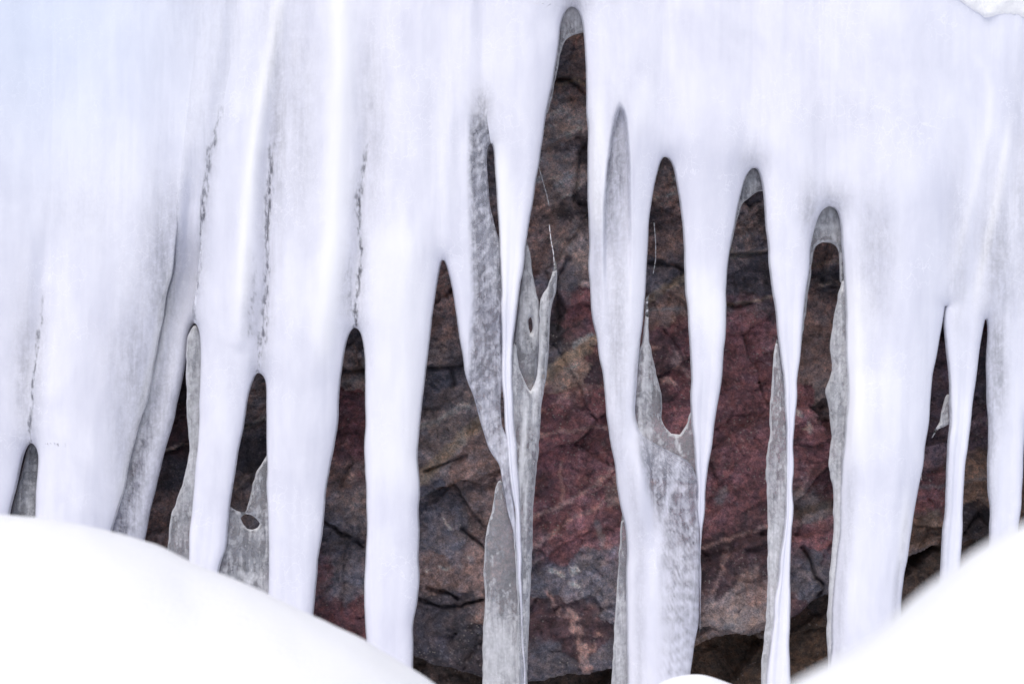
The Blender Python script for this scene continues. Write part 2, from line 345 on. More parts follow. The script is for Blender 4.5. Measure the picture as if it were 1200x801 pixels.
    vein([(638, 667), (655, 670), (678, 668)], 4, Wt, .85, 8, brk=.9); vein([(668, 685), (682, 692)], 4, Wt, .7, 6, brk=.5)
    vein([(770, 446), (788, 448)], 5, P, .9, 8, brk=.5); vein([(788, 420), (806, 436)], 6, P, .75, 9, brk=.5); vein([(757, 412), (770, 406)], 3, P, .6)
    vein([(500, 668), (540, 662), (552, 655)], 2, Wt, .7, 6, brk=.8); vein([(520, 608), (528, 622)], 1.6, Wt, .8)
    vein([(757, 352), (780, 338), (803, 326)], 5, T, .7); vein([(757, 363), (803, 361)], 1.6, G, .7, 2); vein([(850, 302), (880, 297), (906, 291)], 1.8, Wt, .6, 2)
    vein([(850, 357), (880, 354), (908, 346)], 1.5, T, .6, 2); vein([(822, 642), (860, 630), (902, 614)], 2.5, P, .6, 3); vein([(830, 690), (845, 660), (852, 645)], 2.6, P, .5, 5)
    vein([(268, 508), (290, 500), (314, 488)], 1.6, Wt, .7, 3); vein([(186, 530), (225, 517)], 1.6, Wt, .6, 3); vein([(395, 452), (430, 440)], 2, G, .7, 4)
    vein([(925, 602), (955, 594), (990, 590)], 8, lin((120, 106, 92)) * .62, .7); vein([(928, 480), (945, 505)], 4, Wt, .6, 9, brk=1.2); vein([(965, 333), (985, 336)], 3, Wt, .6, 7, brk=.9)
    vein([(940, 345), (985, 300)], 2, G, .4, 4); vein([(935, 312), (985, 305)], 2, T, .5, 3); vein([(1060, 572), (1110, 568), (1160, 560)], 2, G, .6, 3)
    vein([(700, 612), (708, 640)], 4, G, .6, 4); vein([(848, 575), (842, 585)], 7, G, .6, 4); vein([(640, 140), (660, 200)], 3, G, .4, 8, brk=.6)
    vein([(650, 100), (675, 95), (692, 104)], 1.8, T, .8, 4); vein([(667, 165), (680, 150)], 2.5, Wt, .6, 8, brk=.9); vein([(860, 725), (850, 722)], 8, G, .5, 6)
    vein([(540, 560), (515, 575)], 3, lin((120, 80, 60)) * .6, .7)
    vein([(640, 792), (700, 790), (735, 780)], 1.5, G, .6, 2)
    yy = (y > ledge)
    col = np.where(yy[:, None], col * 0.25 + 0.75 * lin(RC['bw']) * .5 * (1 + .3 * n)[:, None], col)
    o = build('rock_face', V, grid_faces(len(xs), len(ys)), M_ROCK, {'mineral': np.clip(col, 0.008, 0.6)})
    tag(o, 'fractured maroon, grey and brown rock face seen through the gaps between the icicles', 'rock', None, 'structure')
rock_face()

# ---------------------------------------------------------------- the ice curtain
# every boundary between two neighbouring ice columns: joint line above, apex of the gap, then the two edges of the gap
TOP, BOT = -170.0, 965.0
def B(joint, apex, left, right, s=40, s2=70, sm=0.06):
    return dict(joint=joint, apex=apex, left=left, right=right, s=s, s2=s2, B=sm)
BD = [
 B([(-190, -340), (-190, -339)], (-190, -338), [(-190, 100), (-185, 600), (-180, 965)], [(-190, 100), (-185, 600), (-180, 965)]),
 B([(66, -340), (64, 0), (62, 200), (57, 300), (53, 350), (49, 390), (44, 440), (40, 490)], (37, 519), [(28, 534), (20, 570), (13, 600), (8, 650), (6, 965)], [(45, 534), (43, 570), (41, 600), (42, 965)], 30, 120),
 B([(250, -340), (238, 0), (224, 120), (215, 200)], (211, 245), [(208, 290), (203, 324), (197, 345), (192, 377), (183, 417), (173, 467), (163, 500), (154, 534), (147, 567), (133, 619), (120, 680), (112, 965)],
                                      [(206, 290), (200, 324), (192, 345), (185, 377), (175, 417), (164, 467), (154, 500), (144, 534), (136, 567), (122, 619), (108, 680), (100, 965)], 40, 60),
 B([(300, -340), (283, 0), (272, 80), (262, 130), (248, 180), (243, 230), (239, 267), (236, 310), (231, 350)], (227, 378), [(218, 396), (215, 425), (207, 465), (198, 500), (188, 534), (178, 580), (168, 627), (158, 690), (150, 965)],
                                      [(234, 392), (235, 425), (234, 466), (231, 521), (227, 564), (224, 600), (222, 632), (220, 700), (220, 965)], 24, 110),
 B([(340, -340), (336, 0), (330, 60), (322, 140), (320, 180), (318, 220), (315, 267), (314, 330), (312, 380), (306, 418)], (303, 437), [(297, 445), (291, 465), (285, 504), (279, 534), (273, 574), (269, 598), (268, 620), (266, 640), (257, 667), (250, 720), (246, 965)],
                                      [(311, 447), (312, 480), (312, 538), (314, 600), (315, 640), (314, 691), (314, 740), (314, 965)], 24, 110),
 B([(450, -340), (446, 0), (440, 100), (434, 160), (428, 190), (421, 240), (424, 290), (421, 330), (418, 365)], (416, 384), [(407, 398), (402, 425), (398, 460), (396, 490), (390, 534), (383, 577), (378, 627), (372, 667), (367, 717), (362, 770), (356, 965)],
                                      [(423, 392), (427, 417), (428, 460), (428, 500), (427, 540), (428, 574), (430, 611), (429, 650), (427, 691), (428, 747), (429, 800), (430, 965)], 24, 110),
 B([(535, -340), (530, 0), (524, 120), (520, 220)], (519, 305), [(513, 330), (508, 364), (502, 410), (497, 454), (493, 494), (489, 534), (491, 560), (492, 600), (491, 667), (490, 701), (485, 734), (484, 782), (480, 965)],
                                      [(525, 318), (530, 340), (537, 385), (545, 434), (555, 467), (567, 507), (577, 533), (583, 542), (588, 562), (594, 590), (600, 620), (606, 660), (610, 720), (612, 965)], 30, 36),
 B([(568, -340), (567, 0), (568, 100), (571, 140)], (575, 168), [(570.5, 180), (571, 200), (573, 225), (576, 250), (580, 268), (585.5, 285), (586, 300), (588, 400), (588, 455), (586.5, 466), (587, 485), (590, 503), (592, 507), (598, 560), (603, 602), (606, 660), (610, 720), (613, 780), (614, 965)],
                                      [(578.5, 178), (580, 200), (582, 225), (583.5, 250), (585, 268), (586, 285), (586, 300), (588, 400), (588.5, 455), (590, 466), (591, 485), (592, 503), (592.5, 507), (598, 560), (603, 602), (606, 660), (610, 720), (613, 780), (614, 965)], 16, 40, 0.05),
 B([(672, -340), (671, -40)], (670, 8), [(657, 30), (654, 60), (647, 100), (640, 130), (636, 160), (633, 190), (627, 222), (620, 267), (612, 320), (606, 370), (601, 410), (600, 450), (604, 510), (608, 560), (610, 620), (612, 680), (614, 740), (617, 800), (618, 965)],
                                      [(680, 18), (684, 40), (686, 70), (687, 100), (688, 150), (689, 220), (690, 267), (690, 310), (691, 345), (694, 377), (700, 402), (705, 434), (710, 484), (719, 534), (724, 571), (728, 594), (733, 617), (734, 667), (735, 767), (735, 965)], 45, 90),
 B([(781, -340), (780, 0), (780, 110)], (779, 184), [(771, 200), (766, 222), (762, 250), (760, 280), (757, 334), (754, 377), (748, 417), (746, 467), (745, 492), (752, 508), (775, 524), (803, 538), (815, 556), (817.5, 584), (819, 617), (820, 655), (820, 690), (818, 730), (813, 765), (808, 801), (806, 965)],
                                      [(788, 194), (793, 218), (797, 245), (801, 285), (803, 330), (805, 370), (808, 410), (809, 440), (810, 474), (812, 507), (814, 534), (817, 584), (818.5, 617), (819.5, 655), (820, 690), (820, 720), (820, 965)], 30, 100),
 B([(880, -340), (880, 0), (882, 110), (884, 160)], (884, 197), [(873, 210), (867, 232), (861, 262), (855, 300), (852, 334), (849, 400), (845, 450), (838, 490), (832, 534), (828, 564), (825, 600), (823, 625), (821.5, 655), (820.5, 690), (820.2, 720), (820.2, 965)],
                                      [(891, 208), (895, 235), (897, 267), (900, 300), (905, 340), (908, 367), (911, 394), (915, 427), (918, 454), (919, 480), (921, 520), (920, 570), (918, 620), (912, 665), (905, 720), (900, 765), (896, 801), (892, 965)], 30, 100),
 B([(962, -340), (962, 0), (966, 120), (969, 190)], (972, 242), [(958, 257), (954, 270), (950, 290), (948, 317), (944, 344), (941, 377), (937, 424), (933, 467), (931, 500), (930, 534), (929, 600), (927, 650), (926, 734), (926, 801), (926, 965)],
                                      [(981, 248), (985, 268), (986, 287), (988, 317), (989, 340), (991, 377), (992, 427), (992, 467), (990, 500), (987, 534), (985, 571), (983, 617), (979, 667), (975, 717), (973, 765), (972, 801), (970, 965)], 34, 90),
 B([(1150, -340), (1150, 0), (1153, 60), (1157, 100), (1153, 150), (1142, 200), (1130, 250), (1118, 310)], (1108, 359), [(1104, 380), (1099, 407), (1093, 440), (1091, 467), (1088, 500), (1083, 534), (1077, 567), (1070, 607), (1063, 651), (1058, 694), (1056, 730), (1050, 965)],
                                      [(1105.5, 380), (1108, 410), (1111, 440), (1112, 480), (1110, 534), (1107, 584), (1104, 634), (1102, 681), (1101, 720), (1100, 965)], 36, 100),
 B([(1235, -340), (1215, 0), (1200, 90), (1190, 170), (1180, 230), (1172, 290), (1162, 340)], (1155, 374), [(1151, 390), (1147, 414), (1143, 447), (1140, 467), (1137, 494), (1133, 534), (1130, 574), (1128, 617), (1125, 651), (1123, 677), (1121, 720), (1118, 965)],
                                      [(1157, 390), (1155, 434), (1156, 467), (1157, 500), (1157, 534), (1159, 601), (1160, 647), (1160, 700), (1160, 965)], 36, 100),
 B([(1275, -340), (1245, 0), (1225, 200), (1210, 380)], (1203, 490), [(1199, 534), (1197, 584), (1193, 614), (1191, 640), (1188, 700), (1186, 965)], [(1214, 520), (1222, 600), (1224, 965)], 36, 120),
 B([(1400, -340), (1400, -339)], (1400, -338), [(1400, 100), (1380, 600), (1370, 965)], [(1400, 100), (1390, 600), (1380, 965)]),
]
def bx(b, y, side):
    """x of the boundary at height y (side 'left' = right edge of the column on the left)"""
    ya = b['apex'][1]; y = np.asarray(y, float)
    jp = b['joint'] + [b['apex']]
    xj = smooth_interp(np.minimum(y, ya), [p[1] for p in jp], [p[0] for p in jp])
    e = b[side]; sv = np.sqrt(np.clip(y - ya, 0, None))
    xe = smooth_interp(sv, [0] + [math.sqrt(p[1] - ya) for p in e], [b['apex'][0]] + [p[0] for p in e])
    xe = xe + 1.1 * vnoise(y / 26, xe * 0 + b['apex'][0], 5 if side == 'left' else 9) * sst(y - ya, 10, 120)
    return np.where(y < ya, xj, xe)

CRACK_LINES = [  # thin clear cracks along the seams where icicles fuse
 ([(262, 130), (248, 180), (243, 230), (239, 267), (236, 310), (231, 350), (227, 378)], 4.2, 0.75),
 ([(321, 150), (318, 220), (315, 267), (314, 330), (312, 380), (306, 418), (303, 437)], 4.6, 0.75),
 ([(433, 165), (428, 190), (421, 240), (424, 290), (421, 330), (418, 365), (416, 384)], 4.2, 0.75),
 ([(55, 345), (49, 390), (44, 440), (40, 490), (37, 519)], 2.6, 0.75),
 ([(412, 290), (410, 330), (412, 365)], 5, 0.45), ([(300, 300), (300, 350), (297, 390)], 4, 0.45), ([(212, 225), (209, 260)], 4, 0.6)]
CLEAR_BLOBS = [  # cx, cy, rx, ry, strength, softness
 (190, 330, 20, 100, .44, 1), (165, 480, 28, 130, .40, 1), (34, 440, 14, 90, .34, 1), (205, 265, 10, 50, .35, 1),
 (328, 150, 12, 130, .36, 1), (352, 120, 22, 150, .22, 1), (438, 150, 18, 110, .26, 1), (350, 90, 30, 90, .18, 1),
 (566, 125, 12, 22, .5, 1), (972, 238, 24, 26, .25, 1), (1022, 300, 20, 80, .27, 1), (1165, 300, 24, 100, .34, 1), (1198, 260, 20, 120, .30, 1), (948, 250, 12, 40, .35, 1),
 (882, 190, 18, 20, .18, 1), (670, 3, 16, 18, .5, 1), (1165, 420, 12, 70, .6, 1), (722, 350, 14, 200, .36, 1), (700, 290, 8, 120, .25, 1), (1000, 120, 90, 60, .05, 1),
 (260, 30, 60, 60, .12, 1), (110, 240, 60, 60, .10, 1), (1120, 300, 14, 90, .22, 1), (320, 20, 20, 60, .14, 1), (140, 420, 20, 60, .16, 1)]
FROST_LINES = [([(332, -60), (331, 0), (318, 80), (308, 130), (298, 200), (290, 300), (283, 400)], 7, .75),
 ([(400, -60), (402, 0), (403, 80), (400, 180), (395, 280), (388, 360), (378, 450)], 12, .75),
 ([(1135, 66), (1150, 82), (1156, 110), (1154, 150), (1142, 200), (1128, 260), (1110, 330)], 5, .3),
 ([(206, 300), (197, 345), (183, 417), (163, 500), (147, 567), (133, 619)], 5, 1.0), ([(1000, 300), (1003, 420), (998, 560)], 12, .6),
 ([(1060, 560), (1052, 690)], 6, .5), ([(580, 150), (592, 260), (596, 380)], 14, .7), ([(700, 100), (700, 300)], 8, .6), ([(820, 300), (835, 420)], 18, .6), ([(470, 250), (465, 600)], 30, .5),
 ([(760, 80), (740, 180)], 10, .5), ([(1180, 130), (1170, 200), (1150, 300), (1135, 380)], 5, .6)]
RIBS = [(FROST_LINES[0][0], 9, .011), (FROST_LINES[1][0], 14, .014), (FROST_LINES[2][0], 9, .005), ([(1022, 250), (1024, 330), (1022, 430)], 26, -.016), ([(1000, 260), (1004, 420), (1000, 560)], 10, .010),
        ([(433, 120), (424, 250), (416, 384)], 8, -.012), ([(318, 120), (314, 330), (303, 437)], 8, -.012), ([(1180, 150), (1166, 240), (1150, 320)], 10, .005),
        ([(968, 150), (970, 242)], 18, -.010), ([(60, 250), (44, 440)], 9, -.014), ([(700, 90), (698, 330)], 10, .006)]
WIN = [(727, 125), (722, 129), (718, 139), (714, 160), (709, 195), (705, 245), (705, 330), (712, 420), (738, 420), (741, 330), (740, 245), (739, 195), (737, 165), (735, 142), (732, 130)]   # clear window with a crisp arch

_wt = {}
def smooth_edge(j, which):
    if (j, which) not in _wt:
        ty = np.arange(-400, 1010, 2.0); w0 = bx(BD[j], ty, which)
        g = np.exp(-(np.arange(-40, 41) / 9.0) ** 2); g /= g.sum()
        _wt[(j, which)] = np.convolve(np.pad(w0, 40, mode='edge'), g, mode='valid')
    return _wt[(j, which)]
def width_table(k):
    """column width smoothed along its length"""
    if k not in _wt:
        ty = np.arange(-400, 1010, 2.0); w0 = bx(BD[k+1], ty, 'left') - bx(BD[k], ty, 'right')
        g = np.exp(-(np.arange(-60, 61) / 26.0) ** 2); g /= g.sum()
        _wt[k] = (ty, np.convolve(np.pad(w0, 60, mode='edge'), g, mode='valid'))
    return _wt[k]
def ice_fields(k, u, x, y):
    """front depth, back depth, clarity and frost of column k"""
    bl, br = BD[k], BD[k+1]
    W = bx(br, y, 'left') - bx(bl, y, 'right')
    ty, tw = width_table(k); Ws = np.interp(y, ty, tw)
    dL = x - bx(bl, y, 'right'); dR = bx(br, y, 'left') - x
    sL = x - np.interp(y, ty, smooth_edge(k, 'right')); sR = np.interp(y, ty, smooth_edge(k + 1, 'left')) - x
    tq = sst(np.minimum(sL, sR) / (0.42 * Ws)); Rr = 35 + (0.5 * Ws - 35) * tq
    def side(b, which, dh, edge):
        up = np.clip(b['apex'][1] - y, 0, None); ya = b['apex'][1]
        f = 1 / (1 + (up / b['s2']) ** 2) ** 1.5
        sc = min(1.0, 40.0 / (b['s'] + 0.25 * b['s2'])); g = up * (1 - (1 - sc) * sst(up, 0, 40))
        ys = ya + np.r_[np.linspace(0, 3.5, 9) ** 2, np.arange(16, 965 - ya, 9.0), 965 - ya] if ya > -300 else np.array([-340, 300, 965.])
        xs = bx(b, ys, which); xs[0] = b['apex'][0] if ya > -300 else xs[0]
        sg = 1 if which == 'right' else -1
        xq = np.where(y < ya, b['apex'][0] + sg * dh, x); yq = np.where(y < ya, ya - g, y)
        d = seg_dist(xq, yq, list(zip(xs.tolist(), ys.tolist())))
        d = np.minimum(d, np.hypot(dh, np.where(y < ya, g, 0))); d = np.where(edge & (y >= ya), 0, np.maximum(d, 0))
        return np.sqrt(1 - (1 - np.clip(d / Rr, 0, 1)) ** 2.4), f
    PL, fL = side(bl, 'right', dL, u <= 0); PR, fR = side(br, 'left', dR, u >= 1)
    P = PL * PR
    base = 0.05 * sst(-y, 0, 300)
    acol = 0.055 + (np.clip(0.27 * Ws * S, 0.004, 0.075) - 0.055) * np.sqrt(np.clip(fL * fL + fR * fR - fL * fL * fR * fR, 0, 1))
    amp = 0.045 + (acol - 0.045) * tq
    front = base + amp * P
    back = -(0.75 * base + 0.55 * amp * P)
    rel = 0.006 * fbm(x / 60, y / 160, 101, 3) + 0.0020 * fbm(x / 20, y / 120, 103, 3) + 0.0004 * fbm(x / 40, y / 14, 105, 2) + 0.0008 * fbm(x / 5, y / 60, 107, 2)
    clar = np.zeros_like(x); fro = np.zeros_like(x)
    for poly, wd, a in RIBS:
        t0 = poly[0][1]; t1 = poly[-1][1]
        rel = rel + a * sst(y, t0 - 15, t0 + 80) * (1 - sst(y, t1 - 60, t1 + 15) * (t1 < 390 or t1 > 430)) * np.exp(-(seg_dist(x, y, poly) / wd) ** 2)
    gate = np.clip(front / 0.03, 0, 1)
    front = front + rel * gate
    if k == 1: front = front + 0.045 * (1 - sst(y, 235, 450)) * (1 - PR) * sst(y, 100, 160)
    if k == 2: front = front + 0.045 * (1 - sst(y, 235, 450)) * (1 - PL) * sst(y, 100, 160)
    nz = fbm(x / 14, y / 40, 111, 3)
    for poly, wd, st in CRACK_LINES:
        d = seg_dist(x + 2.4 * fbm(x * 0, y / 13, 113, 3), y, poly); wd = wd * (1 + .8 * vnoise(x * 0, y / 19, 114))
        tpr = sst(y, poly[0][1], poly[0][1] + 60) * 0.6 + 0.4
        brk = np.clip(0.62 + 1.3 * fbm(x / 2.5, y / 8, 117, 4, .7), 0, 1)
        clar = np.maximum(clar, st * 1.25 * tpr * brk * (1 - sst(d, wd * .2, wd * 1.25)))
        clar = np.maximum(clar, 0.26 * np.exp(-(d / 11) ** 2) * tpr)
    for cx, cy, rx, ry, st, so in CLEAR_BLOBS:
        r2 = ((x - cx) / rx) ** 2 + ((y - cy) / ry) ** 2
        clar = np.maximum(clar, st * np.exp(-r2) * (1 + .35 * nz))
    for poly, wd, st in FROST_LINES:
        d = seg_dist(x, y, poly); fro = np.maximum(fro, st * sst(y, poly[0][1] - 10, poly[0][1] + 60) * (1 - sst(y, poly[-1][1] - 70, poly[-1][1])) * np.exp(-(d / wd) ** 2))
    ins = inside(x, y, WIN); dw = seg_dist(x, y, WIN + WIN[:1])
    wv = np.where(ins, sst(dw, 0, 3), 0) * (1 - sst(y, 190, 400))
    clar = np.maximum(clar, wv * (0.62 - 0.25 * sst(x, 722, 738) + .1 * nz)); front = front - 0.03 * np.where(ins, sst(dw, 0, 6), 0) * (1 - sst(y, 200, 400))
    name = COLS[k][0]
    if name == 'rear':      # greyish icicle fused behind its bigger neighbour
        clar = np.maximum(clar, sst(y, 300, 600) * (0.30 + 0.40 * np.exp(-((u - .38) / .28) ** 2) + .15 * nz) + .10)
        front = front - 0.05 * sst(y, 250, 330) ; back = back - 0.05 * sst(y, 250, 330)
    if name == 'wing':      # thin see-through wing, white on its outer edge higher up
        xe = np.interp(y, [-340, 90, 125, 200, 300, 350, 400, 450, 500, 560, 965], [600, 600, 548, 546, 549, 552, 548, 545, 553, 560, 560])
        c = sst(x, xe - 2, xe + 9) * sst(y, 112, 150)
        c = np.maximum(c, 0.55 * sst(y, 380, 470) * np.ones_like(x))
        rp = np.sin((y + .8 * x) / 2.6 + 5 * fbm(x / 16, y / 30, 141, 2)); front = front + .0012 * rp * c; st = 0.80 + .10 * rp + 0.14 * fbm(x / 5, y / 70, 121, 3) + 0.10 * fbm(x / 6, y / 9, 123, 2) - 0.25 * sst(y, 430, 560)
        clar = np.maximum(clar, c * st)
        g = sst(y, 130, 260); front = front * (1 - .45 * g * sst(u, .03, .6)); back = back * (1 - .5 * g * sst(u, .03, .6))
        clar *= 1 - 0.6 * sst(y, 560, 700)
    if name == 'spine':
        clar = np.maximum(clar, 0.28 * sst(y, 440, 520) * sst(u, .45, .9))
    if name == 'pair':
        xm = 30 * sst(y, 530, 640); front = front * (1 - .72 * sst(x, 746, 768) * (1 - sst(y, 570, 700)) * sst(y, 480, 500))
        cm = sst(y, 480, 500) * sst(x + 5 * nz, 744 + xm * .6, 758 + xm) * (.80 - .33 * sst(y, 580, 690) - .30 * sst(y, 690, 780) + .15 * fbm(x / 7, y / 6, 131, 3) + .16 * np.sin(y / 2.3 + 4 * fbm(x / 12, y / 30, 143, 2)) * sst(x, 765, 785) + .15 * fbm(x / 4, y / 30, 133, 3))
        cm = cm * (1 - .5 * np.exp(-((x - 795 + (y - 540) * .28) / 4.5) ** 2) * sst(y, 520, 540) * (1 - sst(y, 630, 660)))
        clar = np.maximum(clar, cm)
        clar = np.maximum(clar, 0.40 * sst(y, 380, 440) * (1 - sst(y, 500, 530)) * sst(u, .78, 1.0)); clar = np.maximum(clar, .22 * sst(y, 480, 600) * np.exp(-((u - .18) / .08) ** 2))
    if name == 'big':
        clar = np.maximum(clar, 0.22 * sst(y, 560, 640) * np.exp(-((u - .88) / .05) ** 2) + .22 * sst(y, 500, 600) * np.exp(-((u - .10) / .08) ** 2))
    if name == 'right':
        clar = np.maximum(clar, 0.40 * np.exp(-(u / .22) ** 2) * sst(y, 360, 420) * (1 - .6 * sst(y, 520, 640)))
    if name == 'thin':
        clar = np.maximum(clar, 0.25 * np.exp(-(u / .25) ** 2) * sst(y, 500, 600))
    # dark clear rind: the last pixel of ice along a free edge is bubble-free
    free = np.where(u < .5, y > bl['apex'][1], y > br['apex'][1])
    de = np.minimum(u, 1 - u) * W
    clar = np.where(free, np.maximum(clar, 0.45 * (1 - sst(de, 0.6, 2.4))), clar)
    return front, back, np.clip(clar, 0, 1), fro

COLS = [('edge', 'pale icicle cut off by the left edge of the photo, left of the widest column', 60),
 ('wide', 'broad frosted white ice column with a mottled grey right flank, widest of the left icicles', 110),
 ('rear', 'grey streaky translucent icicle tucked behind the right flank of the broadest left column', 44),
 ('fin', 'white icicle with a smooth grey fin on its left and clear pane on its right', 46),
 ('ribbed', 'straight white icicle with a bright vertical rib, right of the clear pane with a hole', 64),
 ('post', 'thick straight even white icicle standing alone left of the wispy transparent ice', 60),
 ('wing', 'thin grey see-through ice wing with lacy streaks leaning onto the narrow white spine', 64),
 ('spine', 'white icicle narrowing into a bright ribbon among shards of clear ice at the middle', 60),
 ('pair', 'thick white icicle with a clear arched window at its top, beside the tallest gap', 84),
 ('wedge', 'smooth white wedge shaped icicle ending in a thin tip over the wide clear ice sheet', 56),
 ('slim', 'slender white icicle with a narrow clear fin on its left, between two red rock gaps', 50),
 ('big', 'broad white icicle with a wavy clear fringe on its left edge', 90),
 ('thin', 'very thin straight white icicle between two narrow gaps near the right edge', 44),
 ('right', 'greyish white icicle with a clear left shoulder, near the right edge of the photo', 44),
 ('outer', 'pale icicle beyond the right edge of the photo', 44)]
GROUP = 'icicles hanging from the frozen ice curtain'
VN = {}     # welded vertex normals shared by neighbouring pieces
pieces = []
def column(k):
    nu = COLS[k][2]; bl, br = BD[k], BD[k+1]
    t = np.linspace(0, 1, nu); u = (1 - np.cos(np.pi * t)) / 2; u = 0.75 * u + 0.25 * t; u[0] = 0; u[-1] = 1
    cut = bl['apex'][1] + (br['apex'][1] - bl['apex'][1]) * sst(u)
    if k == 0: cut = np.full(nu, br['apex'][1] * 1.0)
    if k == len(COLS) - 1: cut = np.full(nu, bl['apex'][1] * 1.0)
    res = []
    for part in ('sheet', 'icicle'):
        if part == 'sheet':
            v = np.linspace(0, 1, 190); g = 1 - (1 - v) ** 1.25; yy = TOP + (cut[:, None] - TOP) * g[None, :]
        else:
            nv = 200; v = np.linspace(0, 1, nv); g = v ** 1.35; bot = 742.0 if COLS[k][0] == 'wedge' else BOT; yy = cut[:, None] + (bot - cut[:, None]) * g[None, :]
        uu = np.repeat(u[:, None], yy.shape[1], 1)
        xl = bx(bl, yy, 'right'); xr = bx(br, yy, 'left'); xx = xl + uu * (xr - xl)
        f, b, c, fr = ice_fields(k, uu, xx, yy)
        res.append((part, xx, yy, f, b, c, fr))
    return res
def mesh_from(grids):
    Vs, Fs, Cs, Rs = [], [], [], []; off = 0
    for (xx, yy, f, b, c, fr) in grids:
        nu, nv = xx.shape
        for d, flip in ((f, False), (b, True)):
            V = np.stack([(xx - 600) * S, -d, (400.5 - yy) * S], -1).reshape(-1, 3)
            Vs.append(V); Fs.append(grid_faces(nu, nv, off, flip=flip)); Cs.append(c.ravel()); Rs.append(fr.ravel()); off += nu * nv
    V = np.concatenate(Vs); F = np.concatenate(Fs); Cc = np.concatenate(Cs); R = np.concatenate(Rs)
    key = np.round(V * 20000).astype(np.int64)
    _, idx, inv = np.unique(key, axis=0, return_index=True, return_inverse=True); inv = inv.ravel()
    F = inv[F]; V = V[idx]
    good = np.array([(F[:, i] != F[:, (i + 1) % 4]) for i in range(4)]).all(0)
    tri = []
    for q in F[~good].tolist():
        s_ = list(dict.fromkeys(q))
        if len(s_) == 3: tri.append(s_)
    Fl = F[good].tolist() + tri
    return V, Fl, Cc[idx], R[idx]
allcols = [column(k) for k in range(len(COLS))]
meshes = {'sheet': mesh_from([c[0][1:] for c in allcols])}
for k in range(len(COLS)): meshes[k] = mesh_from([allcols[k][1][1:]])
# shared normals
acc = {}
keysV = []; allK = []; allN = []
for kk, (V, Fl, _, _) in meshes.items():
    n = np.zeros_like(V)
    quads = np.array([f if len(f) == 4 else f + [f[2]] for f in Fl])
    a = V[quads[:, 2]] - V[quads[:, 0]]; b = V[quads[:, 3]] - V[quads[:, 1]]
    fn = np.cross(a, b)
    for i in range(4): np.add.at(n, quads[:, i], fn)
    allK.append(np.round(V * 20000).astype(np.int64)); allN.append(n); keysV.append(kk)
K = np.concatenate(allK); NN = np.concatenate(allN)
_, inv = np.unique(K, axis=0, return_inverse=True); inv = inv.ravel()
sumN = np.zeros((inv.max() + 1, 3)); np.add.at(sumN, inv, NN); NN = sumN[inv]; NN /= np.linalg.norm(NN, axis=1)[:, None] + 1e-12
pos0 = 0; normals = {}
for kk in keysV:
    nV = len(meshes[kk][0]); normals[kk] = NN[pos0:pos0 + nV]; pos0 += nV
V, Fl, c, r = meshes['sheet']
sheet = build('ice_curtain', V, Fl, M_ICE, {'clarity': c, 'frost': r}, normals['sheet'], (0, 0, 1.2))
tag(sheet, 'wide milky white sheet of frozen ice across the top that all the icicles hang from', 'ice sheet')
ICI = {}
for k, (nm, label, _) in enumerate(COLS):
    V, Fl, c, r = meshes[k]
    org = (float(V[:, 0].mean()), 0.0, float(V[:, 2].max()))
    o = build('icicle', V, Fl, M_ICE, {'clarity': c, 'frost': r}, normals[k], org)
    tag(o, label, 'icicle', GROUP); ICI[nm] = (o, org)

